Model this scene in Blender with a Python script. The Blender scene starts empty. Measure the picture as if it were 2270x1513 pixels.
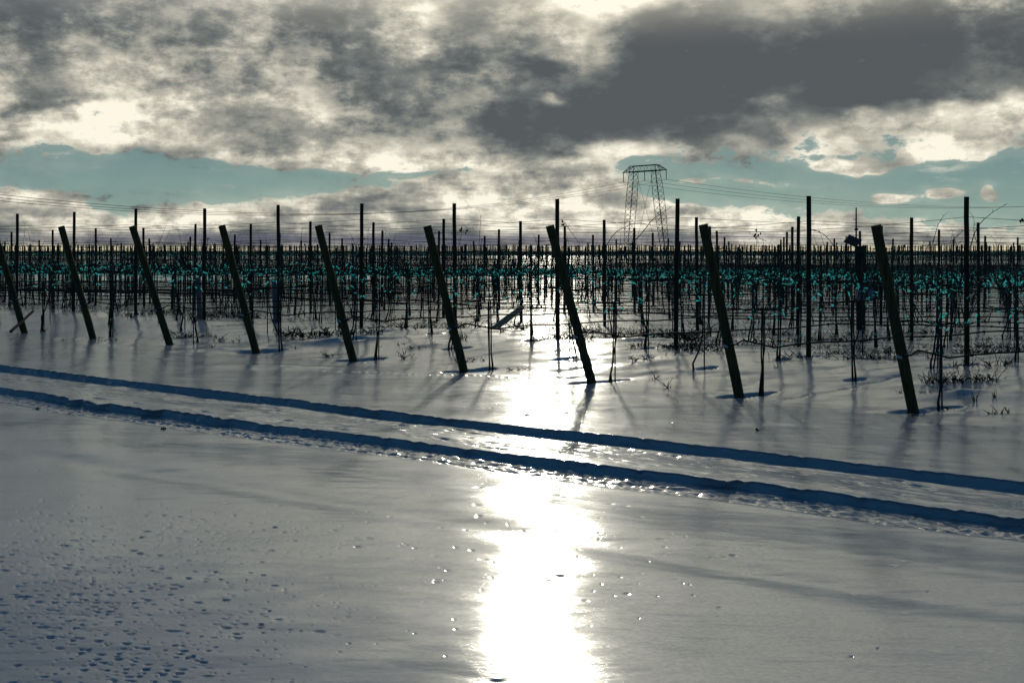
import bpy, math, random, time
T0 = time.time()
def tick(n): print('TICK', n, round(time.time()-T0, 1))
import numpy as np
from mathutils import Vector, Matrix
random.seed(7); rng = np.random.RandomState(11)
scn = bpy.context.scene
col = scn.collection
F = 2800.0; CX = 1135.0; HY = 565.0; EYE = 1.8
def px2(x, y, Y):                       # measured picture position and distance -> world point
    return Vector(((x-CX)/F*Y, Y, EYE-(y-HY)/F*Y))
# ------------------------------------------------------------------ layout of the vineyard (metres)
P0 = np.array([-1.0685, 23.3295]); VA = np.array([1.8754, -1.3527]); VB = np.array([6.9055, 2.3904])
LB = float(np.hypot(*VB)); BH = VB/LB
NU = np.array([0.58499, 0.81104]); TU = np.array([0.81104, -0.58499])
END_S = 3.62; FIELD_Y = 82.0
# ------------------------------------------------------------------ numpy noise
def _h(ix, iy, s):
    h = (ix.astype(np.int64)*374761393 + iy.astype(np.int64)*668265263 + s*974711) & 0xffffffff
    h = ((h ^ (h >> 13))*1274126177) & 0xffffffff
    h = (h ^ (h >> 16)) & 0xffffff
    return h.astype(np.float64)/0xffffff
def vnoise(x, y, s=0):
    x = np.asarray(x, float); y = np.asarray(y, float)
    ix = np.floor(x); iy = np.floor(y); fx = x-ix; fy = y-iy
    fx = fx*fx*fx*(fx*(fx*6-15)+10); fy = fy*fy*fy*(fy*(fy*6-15)+10)
    ix = ix.astype(np.int64); iy = iy.astype(np.int64)
    a = _h(ix, iy, s); b = _h(ix+1, iy, s); c = _h(ix, iy+1, s); d = _h(ix+1, iy+1, s)
    return (a+(b-a)*fx+(c-a)*fy+(a-b-c+d)*fx*fy)*2-1
def fbm(x, y, o=4, s=0):
    t = 0; a = .5
    for i in range(o): t = t+a*vnoise(x*2**i+i*17.3, y*2**i-i*9.1, s+i); a *= .5
    return t
def sm(x, a, b):
    t = np.clip((x-a)/(b-a), 0, 1); return t*t*(3-2*t)
# ------------------------------------------------------------------ terrain
GU = [0, 13, 14.6, 15.4, 16.2, 17.4, 18.3, 19.3, 21.5, 24.3, 30, 400]
GD = [1.79, 1.78, 1.785, 1.775, 1.69, 1.52, 1.46, 1.46, 1.55, 1.61, 1.64, 1.64]
FY = [0, 32, 50, 70, 88, 115, 140, 200, 300, 450, 9000]
FD = [0, 0, .18, .34, .36, .0, -.47, -.90, -1.32, -1.44, -1.36]
def smooth_interp(x, xs, ys, w):
    return (np.interp(x-w, xs, ys)+np.interp(x, xs, ys)*2+np.interp(x+w, xs, ys))/4
def depth(X, Y):
    u = X*NU[0]+Y*NU[1]; t = X*TU[0]+Y*TU[1]
    d = smooth_interp(u, GU, GD, .35)
    d = d+.017*(np.clip(t, -26, 3)+13)*(1-.45*sm(u, 15.5, 19))*(1-sm(Y, 30, 60))
    return d+smooth_interp(Y, FY, FD, 4.)
TK = [-40, -17.3, -8.1, -2.8, 8]; UAC = [11.1, 11.22, 11.18, 11.46, 11.8]; UBC = [9.2, 9.42, 9.56, 9.93, 10.4]
def _saw(t, per, seed):
    q = t/per+.35*vnoise(t*.9, t*0+seed, seed); i = np.floor(q); fr = q-i
    return _h(i.astype(np.int64), i.astype(np.int64)*0+seed, seed)**1.5*fr**1.6
def edges(t):
    fine = .034*fbm(t*2.6, t*0+3.3, 5, 40); fin2 = .034*fbm(t*2.6, t*0+8.3, 5, 44)
    return smooth_interp(t, TK, UAC, 1.5)+fine, smooth_interp(t, TK, UBC, 1.5)+fin2
def plates(t):          # thin crust plates that stick out over the cut edge
    a = .21*(_saw(t, .52, 5)*sm(vnoise(t*.5, t*0, 71), -.5, .2)+.35*_saw(t+1.3, .17, 6)); b = .23*(_saw(t+3, .60, 9)*sm(vnoise(t*.45, t*0+4, 72), -.5, .2)+.35*_saw(t+.4, .19, 16))
    return a+.008, b+.008
def rut_profile(u, t, ua, ub):
    uac = smooth_interp(t, TK, UAC, 1.5); ubc = smooth_interp(t, TK, UBC, 1.5)
    dA = .088+.016*vnoise(t*.7, t*0+2, 33); dB = .074+.016*vnoise(t*.8, t*0+5, 34)
    wa = .035+.012*vnoise(t*7, t*0, 35); w = lambda d: 1-sm(d, -1., 0.)
    za = -dA*w((u-ua)/wa)+sm(uac-u, .22, .34)*.035+sm(uac-u, .5, 1.4)*.062
    inA = (u < ua-.02)*sm(u, uac-.45, uac-.28)
    za = za+inA*(.010*fbm(u*12, t*5, 3, 21)+.007*vnoise((uac-u)*34, t*.6, 23))
    mid = sm(u, ubc, ubc+.15)*(1-sm(u, uac-.4, uac-.2)); za = za+mid*(.004*fbm(u*7, t*5, 4, 26)-.010*np.maximum(0, fbm(u*9, t*4, 3, 27)-.12)*3)
    zb = -dB*w((u-ub)/wa)+sm(ubc-u, .50, .75)*.035+sm(ubc-u, .8, 2.2)*.055
    edge = ubc-.62+.10*vnoise(t*1.7, t*0, 57)+.04*vnoise(t*7, t*0, 58); inB = (u < ub-.02)*sm(u, edge-.03, edge+.02)
    zb = zb+inB*(.017*fbm(u*24, t*15, 4, 28)-.004+.011*vnoise((ubc-u)*30+.5*vnoise(t*1.5, t*0, 37), t*.7, 31)+.010*fbm(u*5, t*3.5, 3, 38))
    return za+zb
def ruts(X, Y):
    u = X*NU[0]+Y*NU[1]; t = X*TU[0]+Y*TU[1]; ua, ub = edges(t)
    return rut_profile(u, t, ua, ub)
ST0, ST1, SU0, SU1 = -33., 11., 7.9, 12.1
holes = []      # (X, Y, half length along row, half width, depth, lift)
mounds = []
def detail(X, Y):
    R = np.hypot(X, Y)
    u = X*NU[0]+Y*NU[1]; t = X*TU[0]+Y*TU[1]
    z = .035*fbm(X*.22, Y*.22, 3, 1)*(1-.6*sm(R, 60, 200))
    z = z+.010*fbm(X*.9+.3*Y, Y*1.6, 3, 2)
    near = 1-sm(R, 30, 60)
    z = z+near*.0022*fbm(X*3.0, Y*9, 3, 3)
    # shallow wind ridges on the slope behind the tracks
    z = z+near*sm(u, 12.5, 15)*(.010*np.abs(vnoise(X*.8+Y*.5, Y*1.8-X*.9, 6))+.008*vnoise(X*1.3, Y*3.1, 7))
    z = z+near*sm(u, 16, 18)*.022*fbm(X*1.1, Y*2.2, 3, 8)
    z = z-.020*np.exp(-((u-7.3-.05*t)/.22)**2)*sm(Y, 4, 8)      # old softened wheel mark
    # broken crust pits, densest at lower left and on the strip between the tracks
    dens = (.46+.36*vnoise(X*1.7, Y*1.7, 53))*sm(-X-.12*Y+.55*vnoise(X*.6, Y*.6, 50)+.55, .1, 2.1)*(1-sm(Y, 7.2, 10.2))
    dens = np.maximum(dens, 0.03*sm(vnoise(X*.5, Y*.5, 51), 0, .6)*(1-sm(Y, 9, 12)))
    rr = vnoise(X*.9, Y*.9, 52)
    strip = ((u > 9.7) & (u < 11.1))
    dens = np.maximum(dens, np.where(strip, .30*sm(rr, -.3, .5), 0))
    dens = np.maximum(dens, .005)*(1-sm(u, 11.2, 11.6))+sm(u, 11.2, 11.6)*.012
    for (c, s) in ((.045, 60), (.075, 61), (.03, 62), (.055, 63)):
        gx = X/(c*1.5)+.8*vnoise(Y*2.7, X*2, s+9); gy = Y/c+.5*vnoise(X*2.1, Y*1.1, s+19)
        ix = np.floor(gx).astype(np.int64); iy = np.floor(gy).astype(np.int64)
        h1 = _h(ix, iy, s); h2 = _h(ix, iy, s+1); h3 = _h(ix, iy, s+2)
        dx = gx-ix-.32-.36*h2; dy = gy-iy-.32-.36*h3
        ang = vnoise(X*14, Y*20, s+5)*.13
        rad = .10+.20*_h(ix, iy, s+3)**1.5+ang
        dd = np.sqrt((dx*.8)**2+(dy*1.05)**2)
        pit = (h1 < dens*(1. if c > .05 else .7))*(1-sm(dd, rad*.3, rad))
        z = z-pit*(.006 if c > .045 else .0034)*(1-sm(R, 14, 30))*(.3+h2)
        pass
    for (hx, hy, la, wa, dp, ang) in holes:
        m = (np.abs(X-hx) < 1.4) & (np.abs(Y-hy) < 1.4)
        if not m.any(): continue
        a = (X[m]-hx)*math.cos(ang)+(Y[m]-hy)*math.sin(ang); b = -(X[m]-hx)*math.sin(ang)+(Y[m]-hy)*math.cos(ang)
        b = b+.03*vnoise(a*6, a*0+hx*3, 77)
        q = np.sqrt((a/la)**2+(b/wa)**2)
        z[m] -= dp*(1-sm(q, .55, 1.0))
    for (hx, hy, la, wa, hh) in mounds:
        m = (np.abs(X-hx) < 3*la) & (np.abs(Y-hy) < 3*la)
        if m.any(): z[m] += hh*np.exp(-((X[m]-hx)/la)**2-((Y[m]-hy)/wa)**2)*(1+.35*fbm(X[m]*5, Y[m]*5, 2, 90))
    return z
def gz(x, y):                            # ground height under a thing
    X = np.array([float(x)]); Y = np.array([float(y)])
    z = EYE-depth(X, Y)+ruts(X, Y)
    z = z+.035*fbm(X*.22, Y*.22, 3, 1)*(1-.6*sm(np.hypot(X, Y), 60, 200))+.010*fbm(X*.9+.3*Y, Y*1.6, 3, 2)
    return float(z[0])
_gz_exact = gz
def _grid(x0, x1, y0, y1, st):
    xs = np.arange(x0, x1+st, st); ys = np.arange(y0, y1+st, st); X, Y = np.meshgrid(xs, ys, indexing='ij'); X = X.ravel(); Y = Y.ravel()
    z = EYE-depth(X, Y)+ruts(X, Y)*(Y < 70)+.035*fbm(X*.22, Y*.22, 3, 1)*(1-.6*sm(np.hypot(X, Y), 60, 200))+.010*fbm(X*.9+.3*Y, Y*1.6, 3, 2)
    return (x0, y0, st, z.reshape(len(xs), len(ys)).tolist(), len(xs), len(ys))
_G1 = _grid(-46, 46, 4, 96, .2); _G2 = _grid(-190, 190, 90, 460, 1.5)
def gz(x, y):
    for (x0, y0, st, g, nx, ny) in (_G1, _G2):
        i = (x-x0)/st; j = (y-y0)/st; a = int(i); b = int(j)
        if 0 <= i < nx-1 and 0 <= j < ny-1:
            f = i-a; h = j-b
            return (g[a][b]*(1-f)+g[a+1][b]*f)*(1-h)+(g[a][b+1]*(1-f)+g[a+1][b+1]*f)*h
    return _gz_exact(x, y)
# ------------------------------------------------------------------ mesh helpers
class MB:
    def __init__(s): s.v = []; s.f = []
    def tube(s, pts, rad, n=6, cap=True):
        pts = [Vector(p) for p in pts]
        if not isinstance(rad, (list, tuple)): rad = [rad]*len(pts)
        b0 = len(s.v); L = len(pts)
        for i, p in enumerate(pts):
            d = (pts[min(i+1, L-1)]-pts[max(i-1, 0)])
            if d.length < 1e-9: d = Vector((0, 0, 1))
            d.normalize()
            a = Vector((0, 0, 1)) if abs(d.z) < .9 else Vector((1, 0, 0))
            e1 = d.cross(a).normalized(); e2 = d.cross(e1)
            for k in range(n):
                w = 2*math.pi*k/n
                s.v.append(tuple(p+(e1*math.cos(w)+e2*math.sin(w))*rad[i]))
        for i in range(L-1):
            for k in range(n):
                a = b0+i*n+k; b = b0+i*n+(k+1) % n
                s.f.append((a, b, b+n, a+n))
        if cap and n > 2:
            s.f.append(tuple(b0+k for k in range(n))[::-1]); s.f.append(tuple(b0+(L-1)*n+k for k in range(n)))
    def bar(s, a, b, w): s.tube([a, b], w, 4, True)
    def box(s, c, h, M=None):
        c = Vector(c); b0 = len(s.v)
        for sx in (-1, 1):
            for sy in (-1, 1):
                for sz in (-1, 1):
                    p = Vector((sx*h[0], sy*h[1], sz*h[2]))
                    if M: p = M @ p
                    s.v.append(tuple(c+p))
        for q in ((0, 1, 3, 2), (4, 6, 7, 5), (0, 4, 5, 1), (2, 3, 7, 6), (0, 2, 6, 4), (1, 5, 7, 3)): s.f.append(tuple(b0+i for i in q))
    def quad(s, p):
        b0 = len(s.v); s.v += [tuple(x) for x in p]; s.f.append(tuple(range(b0, b0+len(p))))
    def mesh(s, name, m, smooth=False):
        me = bpy.data.meshes.new(name); me.from_pydata(s.v, [], s.f); me.materials.append(m)
        if smooth: me.polygons.foreach_set('use_smooth', [True]*len(me.polygons))
        me.update(); return me
def ob(name, me, parent=None, loc=(0, 0, 0)):
    o = bpy.data.objects.new(name, me); col.objects.link(o); o.location = loc
    if parent: o.parent = parent
    return o
def tag(o, label=None, cat=None, group=None, kind=None):
    if label: o['label'] = label
    if cat: o['category'] = cat
    if group: o['group'] = group
    if kind: o['kind'] = kind
    return o
def empty(name, loc, rz=0):
    o = bpy.data.objects.new(name, None); col.objects.link(o); o.location = loc; o.rotation_euler = (0, 0, rz)
    o.empty_display_size = .1; return o
# ------------------------------------------------------------------ materials
def mat(name, c, rough=.8, var=.0, scale=8, c2=None, bump=0, trans=0, spec=.5, stretch=None):
    m = bpy.data.materials.new(name); m.use_nodes = True; nt = m.node_tree; b = nt.nodes['Principled BSDF']
    b.inputs['Base Color'].default_value = (*c, 1); b.inputs['Roughness'].default_value = rough
    b.inputs['Specular IOR Level'].default_value = spec
    tc = nt.nodes.new('ShaderNodeTexCoord'); mp = nt.nodes.new('ShaderNodeMapping'); no = nt.nodes.new('ShaderNodeTexNoise')
    if stretch: mp.inputs['Scale'].default_value = stretch
    nt.links.new(tc.outputs['Object'], mp.inputs['Vector']); nt.links.new(mp.outputs[0], no.inputs['Vector'])
    no.inputs['Scale'].default_value = scale; no.inputs['Detail'].default_value = 5
    if c2:
        rp = nt.nodes.new('ShaderNodeValToRGB'); rp.color_ramp.elements[0].position = .35; rp.color_ramp.elements[1].position = .65
        rp.color_ramp.elements[0].color = (*c, 1); rp.color_ramp.elements[1].color = (*c2, 1)
        nt.links.new(no.outputs['Fac'], rp.inputs['Fac']); nt.links.new(rp.outputs[0], b.inputs['Base Color'])
    if bump:
        bp = nt.nodes.new('ShaderNodeBump'); bp.inputs['Strength'].default_value = bump; bp.inputs['Distance'].default_value = .01
        nt.links.new(no.outputs['Fac'], bp.inputs['Height']); nt.links.new(bp.outputs[0], b.inputs['Normal'])
    if trans:
        out = nt.nodes['Material Output']; tr = nt.nodes.new('ShaderNodeBsdfTranslucent'); mx = nt.nodes.new('ShaderNodeMixShader')
        tr.inputs['Color'].default_value = (*c, 1); mx.inputs[0].default_value = trans
        nt.links.new(b.outputs[0], mx.inputs[1]); nt.links.new(tr.outputs[0], mx.inputs[2]); nt.links.new(mx.outputs[0], out.inputs['Surface'])
    return m
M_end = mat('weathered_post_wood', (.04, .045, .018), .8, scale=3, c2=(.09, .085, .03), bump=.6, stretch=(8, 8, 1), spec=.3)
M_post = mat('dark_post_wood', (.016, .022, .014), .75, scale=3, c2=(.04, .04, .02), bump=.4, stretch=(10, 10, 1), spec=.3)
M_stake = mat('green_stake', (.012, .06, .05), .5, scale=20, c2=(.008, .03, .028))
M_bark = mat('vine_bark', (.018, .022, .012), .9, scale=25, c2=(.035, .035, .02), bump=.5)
M_cane = mat('vine_cane', (.010, .038, .028), .8, scale=15, c2=(.022, .03, .016))
M_tie = mat('blue_green_tie', (.10, .95, .95), .3, trans=.85)

M_hose = mat('black_hose', (.008, .009, .010), .55, scale=30, c2=(.02, .02, .02), spec=.3)
M_wire = mat('trellis_wire_steel', (.02, .03, .03), .6, scale=30, c2=(.04, .05, .05), spec=.3)
M_weed = mat('dry_weed', (.022, .028, .014), .9, scale=20, c2=(.05, .045, .02))
M_leaf = mat('dead_leaf', (.03, .02, .012), .8, scale=10, c2=(.05, .03, .015))
M_steel = mat('pylon_steel', (.035, .035, .03), .6, scale=2, c2=(.06, .055, .045), spec=.3)
M_ins = mat('insulator', (.05, .04, .03), .4, scale=4, c2=(.07, .05, .04))
M_tube = mat('grow_tube_plastic', (.34, .34, .38), .5, scale=10, c2=(.28, .28, .32), trans=.35)
M_beam = mat('pale_beam_wood', (.42, .36, .26), .8, scale=4, c2=(.3, .25, .17), bump=.4, stretch=(6, 6, 1))
M_panel = mat('solar_panel_glass', (.02, .03, .06), .25, scale=6, c2=(.03, .04, .07))
M_box = mat('grey_plastic_box', (.25, .26, .34), .5, scale=6, c2=(.2, .21, .29))
M_clamp = mat('white_clamp', (.6, .62, .66), .5, scale=30, c2=(.45, .47, .5))
# ---- snow
def snow_material():
    m = bpy.data.materials.new('icy_snow_crust'); m.use_nodes = True; nt = m.node_tree; N = nt.nodes; L = nt.links
    b = N['Principled BSDF']; tc = N.new('ShaderNodeTexCoord')
    def noise(scale, det=4, st=None, dist=0):
        mp = N.new('ShaderNodeMapping'); no = N.new('ShaderNodeTexNoise')
        if st: mp.inputs['Scale'].default_value = st
        L.new(tc.outputs['Object'], mp.inputs['Vector']); L.new(mp.outputs[0], no.inputs['Vector'])
        no.inputs['Scale'].default_value = scale; no.inputs['Detail'].default_value = det; no.inputs['Distortion'].default_value = dist
        return no.outputs['Fac']
    def ramp(src, a, bb, ca, cb):
        r = N.new('ShaderNodeMapRange'); r.inputs['From Min'].default_value = a; r.inputs['From Max'].default_value = bb
        r.inputs['To Min'].default_value = ca; r.inputs['To Max'].default_value = cb; L.new(src, r.inputs['Value']); return r.outputs[0]
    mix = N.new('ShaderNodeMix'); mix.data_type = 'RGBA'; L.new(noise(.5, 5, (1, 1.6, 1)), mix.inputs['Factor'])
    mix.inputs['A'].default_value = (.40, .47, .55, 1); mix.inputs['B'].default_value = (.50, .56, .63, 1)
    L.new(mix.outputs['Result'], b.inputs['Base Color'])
    L.new(ramp(noise(.7, 5, (1, 1.8, 1), .5), .3, .7, .5, .7), b.inputs['Roughness'])
    b.inputs['IOR'].default_value = 1.45; b.inputs['Specular IOR Level'].default_value = .03
    # glazed ice film over the snow: glossy layer that takes over at grazing angles
    gl = N.new('ShaderNodeBsdfGlossy'); gl.distribution = 'MULTI_GGX'; gl.inputs['Color'].default_value = (.97, .99, .95, 1)
    L.new(ramp(noise(1.1, 5, (1, 2, 1)), .3, .7, COAT_R, COAT_R+.055), gl.inputs['Roughness'])
    fr = N.new('ShaderNodeFresnel'); fr.inputs['IOR'].default_value = FILM_IOR
    mu = N.new('ShaderNodeMath'); mu.operation = 'MULTIPLY'; L.new(fr.outputs[0], mu.inputs[0]); L.new(ramp(noise(34, 8, (1, 2.6, 1)), .35, .65, .66, 1.0), mu.inputs[1])
    mx = N.new('ShaderNodeMixShader'); 
    # broken, duller crust at near left; mask also paints in darkening away from the sun
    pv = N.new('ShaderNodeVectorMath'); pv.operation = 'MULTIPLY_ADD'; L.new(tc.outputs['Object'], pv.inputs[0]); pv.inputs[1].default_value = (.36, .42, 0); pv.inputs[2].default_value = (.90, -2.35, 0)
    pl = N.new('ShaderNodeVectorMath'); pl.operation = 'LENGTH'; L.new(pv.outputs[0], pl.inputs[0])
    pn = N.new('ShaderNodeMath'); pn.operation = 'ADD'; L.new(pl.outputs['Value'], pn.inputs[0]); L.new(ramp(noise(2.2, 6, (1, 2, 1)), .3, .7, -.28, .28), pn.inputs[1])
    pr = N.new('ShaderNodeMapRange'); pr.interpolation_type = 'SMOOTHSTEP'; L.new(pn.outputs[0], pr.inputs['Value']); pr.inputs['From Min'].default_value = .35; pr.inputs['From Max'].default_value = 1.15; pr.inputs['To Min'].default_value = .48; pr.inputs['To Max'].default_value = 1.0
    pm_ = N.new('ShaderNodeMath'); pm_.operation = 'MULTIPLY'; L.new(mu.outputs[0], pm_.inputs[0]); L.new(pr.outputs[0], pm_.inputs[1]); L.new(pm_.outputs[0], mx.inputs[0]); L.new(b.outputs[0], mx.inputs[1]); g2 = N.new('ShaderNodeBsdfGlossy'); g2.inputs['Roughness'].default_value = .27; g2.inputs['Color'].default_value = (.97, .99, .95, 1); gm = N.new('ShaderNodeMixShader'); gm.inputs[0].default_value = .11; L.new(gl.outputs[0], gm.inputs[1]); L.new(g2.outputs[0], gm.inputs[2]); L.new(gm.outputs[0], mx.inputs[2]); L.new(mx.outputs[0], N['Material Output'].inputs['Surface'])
    bp = N.new('ShaderNodeBump'); bp.inputs['Strength'].default_value = .15; bp.inputs['Distance'].default_value = .006
    L.new(noise(60, 7, (.5, 2.4, 1)), bp.inputs['Height'])
    bp2 = N.new('ShaderNodeBump'); bp2.inputs['Strength'].default_value = .07; bp2.inputs['Distance'].default_value = .02
    L.new(noise(5, 5, (.6, 2.6, 1), .2), bp2.inputs['Height']); L.new(bp.outputs[0], bp2.inputs['Normal'])
    L.new(bp2.outputs[0], b.inputs['Normal']); L.new(bp2.outputs[0], gl.inputs['Normal']); L.new(bp2.outputs[0], fr.inputs['Normal'])
    return m
FILM_IOR = 2.5; COAT_R = .075
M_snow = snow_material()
# ------------------------------------------------------------------ positions first (the melt holes need them)
def visible(X, Y, m=1.06): return Y > 2 and abs(X/Y) < .4055*m
ang_row = math.atan2(BH[1], BH[0])
def row_start(k): return (P0+k*VA)-BH*END_S
end_posts = []; posts = []; vines = []
for k in range(-30, 12):
    e = row_start(k)
    if visible(e[0], e[1], 1.12) and k <= 5: end_posts.append((k, e[0], e[1]))
    for j in range(0, 30):
        p = P0+k*VA+VB*j
        if p[1] > FIELD_Y: break
        jx, jy = random.uniform(-.03, .03), random.uniform(-.03, .03)
        if visible(p[0], p[1], 1.03): posts.append((float(np.hypot(*p)), k, j, p[0]+jx, p[1]+jy))
    j = 0; s = -3.22
    while True:
        p = P0+k*VA+BH*s
        if p[1] > FIELD_Y: break
        if visible(p[0], p[1], 1.03) and (j < 3 or random.random() > .07):
            vines.append((float(np.hypot(*p)), k, j, p[0]+random.uniform(-.04, .04), p[1]+random.uniform(-.05, .05)))
        j += 1; s += 1.36 if j < 3 else 1.46
        if j == 3: s = .9
posts.sort(); vines.sort()
for (k, x, y) in end_posts: holes.append((x+.04, y-.02, .46, .12, .05, ang_row*.75))
for (d, k, j, x, y) in vines:
    if d < 26: holes.append((x+random.uniform(-.08, .08), y, random.uniform(.16, .34), .08, .035, random.uniform(.0, .35)))
for (d, k, j, x, y) in posts:
    if d < 24: holes.append((x, y, .30, .10, .04, random.uniform(0, .3)))
# little animal track across the slope
for i in range(26):
    q = px2(540+i*11+random.uniform(-3, 3), 762+i*2.1+random.uniform(-1, 1), 21.5-.04*i)
    holes.append((q.x, q.y, .05, .035, .014, 0))
for i in range(34):
    y = 19.2-.02*i; x = px2(720+i*16, 0, y).x
    holes.append((x, y+.1*math.sin(i*.4), .05, .03, .012, 0))
for i in range(30):
    x = px2(1700+i*11, 0, 17.0).x
    holes.append((x, 16.4+.032*i+.02*math.sin(i), .05, .04, .012, 0))
W_mound = px2(2130, 828, 16.2)
mounds.append((W_mound.x, 16.25, .30, .16, .045))
mounds.append((px2(1440, 745, 21.5).x, 21.6, .8, .2, .06))
mounds.append((px2(735, 740, 22.8).x, 22.9, 1.2, .25, .07))
for sgn in range(14):
    mounds.append((random.uniform(-9, 9), random.uniform(19, 30), random.uniform(.4, 1.2), random.uniform(.15, .3), random.uniform(.02, .05)))
# ------------------------------------------------------------------ the snow sheet: rings round the viewpoint, finest where the place is seen closest
def build_ground():
    half = math.radians(24.5)
    th = np.concatenate([np.linspace(-math.pi, -half, 90, endpoint=False), np.linspace(-half, half, 1060, endpoint=False), np.linspace(half, math.pi, 90, endpoint=False)])
    r = [.4]
    while r[-1] < 4.6: r.append(r[-1]+.25)
    while r[-1] < 45: r.append(r[-1]+max(.007, r[-1]**2/(1263*1.8)*(.34 if 13.5 < r[-1] < 24 else .72)))
    while r[-1] < 8000: r.append(r[-1]*1.045)
    r = np.array(r); nr = len(r); nt = len(th)
    R, T = np.meshgrid(r, th, indexing='ij')
    X = (R*np.sin(T)).ravel(); Y = (R*np.cos(T)).ravel()
    Z = EYE-depth(X, Y)+ruts(X, Y)*(1-sm(R.ravel(), 60, 90))+detail(X, Y)
    u = X*NU[0]+Y*NU[1]; t = X*TU[0]+Y*TU[1]
    Z = Z-.45*((u > SU0+.22) & (u < SU1-.22) & (t > ST0+.2) & (t < ST1-.2))      # the sheet dips under the track strip
    co = np.empty(((nr*nt)+1, 3), np.float32); co[:-1, 0] = X; co[:-1, 1] = Y; co[:-1, 2] = Z
    co[-1] = (0, 0, Z[:nt].mean())
    i = np.arange(nr-1)[:, None]*nt; j = np.arange(nt)[None, :]; j2 = (j+1) % nt
    q = np.stack([i+j, i+nt+j, i+nt+j2, i+j2], -1).reshape(-1, 4)
    q = q[:, ::-1]
    nq = len(q); tri = np.stack([np.full(nt, nr*nt), np.arange(nt), (np.arange(nt)+1) % nt], -1)[:, ::-1]
    me = bpy.data.meshes.new('snow_ground'); me.vertices.add(len(co)); me.vertices.foreach_set('co', co.ravel())
    loops = np.concatenate([q.ravel(), tri.ravel()]); me.loops.add(len(loops)); me.loops.foreach_set('vertex_index', loops.astype(np.int32))
    me.polygons.add(nq+len(tri))
    ls = np.concatenate([np.arange(nq)*4, nq*4+np.arange(len(tri))*3]).astype(np.int32)
    me.polygons.foreach_set('loop_start', ls)
    me.polygons.foreach_set('use_smooth', np.ones(nq+len(tri), bool))
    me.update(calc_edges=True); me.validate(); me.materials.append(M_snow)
    if me.polygons[100].normal.z < 0: me.flip_normals()
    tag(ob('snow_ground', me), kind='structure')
build_ground()
def build_track():
    ts = np.arange(ST0, ST1, .018); ua, ub = edges(ts); pa, pb = plates(ts); one = np.ones(len(ts))
    cols = [(SU1*one, SU1*one, 0*one)]          # (u, u at which the height is read, height offset)
    def add(u, ref=None, dz=0.): cols.append((u, u if ref is None else ref, dz+0*one))
    def lip(e, p):
        for o in (.10, .07, .05, .035): add(e+o)
        top = e+.03
        add(e+.015, top, 0.); add(e-p*.45, top, .001); add(e-p*.85, top, .000); add(e-p, top, -.003); add(e-p, top, -.008); add(e-p*.5, top, -.012); add(e+.004, top, -.016)
        for o in (-.010, -.014, -.018, -.022, -.027, -.033, -.040, -.050, -.062): add(e+o)
    for f in np.linspace(0, 1, 26)[1:-1]: add(SU1+(ua+.12-SU1)*f)
    lip(ua, pa)
    for f in np.linspace(0, 1, 66)[1:-1]: add((ua-.07)+(ub+.12-ua+.07)*f)
    lip(ub, pb)
    for f in np.linspace(0, 1, 64)[1:]: add((ub-.07)+(SU0-ub+.07)*f)
    U = np.stack([c[0] for c in cols], 1); RF = np.stack([c[1] for c in cols], 1).ravel(); DZ = np.stack([c[2] for c in cols], 1).ravel()
    T = np.repeat(ts[:, None], U.shape[1], 1); sh = U.shape
    U = U.ravel(); T = T.ravel(); UA = np.repeat(ua, sh[1]); UB = np.repeat(ub, sh[1])
    X = U*NU[0]+T*TU[0]; Y = U*NU[1]+T*TU[1]
    Z = EYE-depth(X, Y)+rut_profile(RF, T, UA, UB)+DZ+detail(X, Y)+.0025*sm(U, SU0, SU0+.15)*(1-sm(U, SU1-.15, SU1))
    wallm = (np.exp(-((RF-UA+.03)/.02)**2)+np.exp(-((RF-UB+.03)/.02)**2))
    n = (.022*fbm(T*9, Z*30, 4, 55)-.01)*wallm
    X = X+NU[0]*n; Y = Y+NU[1]*n
    co = np.stack([X, Y, Z], 1).astype(np.float32)
    nr, nc = sh; i = np.arange(nr-1)[:, None]*nc; j = np.arange(nc-1)[None, :]
    q = np.stack([i+j, i+j+1, i+nc+j+1, i+nc+j], -1).reshape(-1, 4)
    me = bpy.data.meshes.new('snow_tracks'); me.vertices.add(len(co)); me.vertices.foreach_set('co', co.ravel())
    me.loops.add(q.size); me.loops.foreach_set('vertex_index', q.ravel().astype(np.int32)); me.polygons.add(len(q))
    me.polygons.foreach_set('loop_start', (np.arange(len(q))*4).astype(np.int32)); me.polygons.foreach_set('use_smooth', np.ones(len(q), bool))
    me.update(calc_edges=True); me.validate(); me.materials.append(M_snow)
    if me.polygons[100].normal.z < 0: me.flip_normals()
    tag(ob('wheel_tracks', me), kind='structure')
build_track()
tick('ground')
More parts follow.
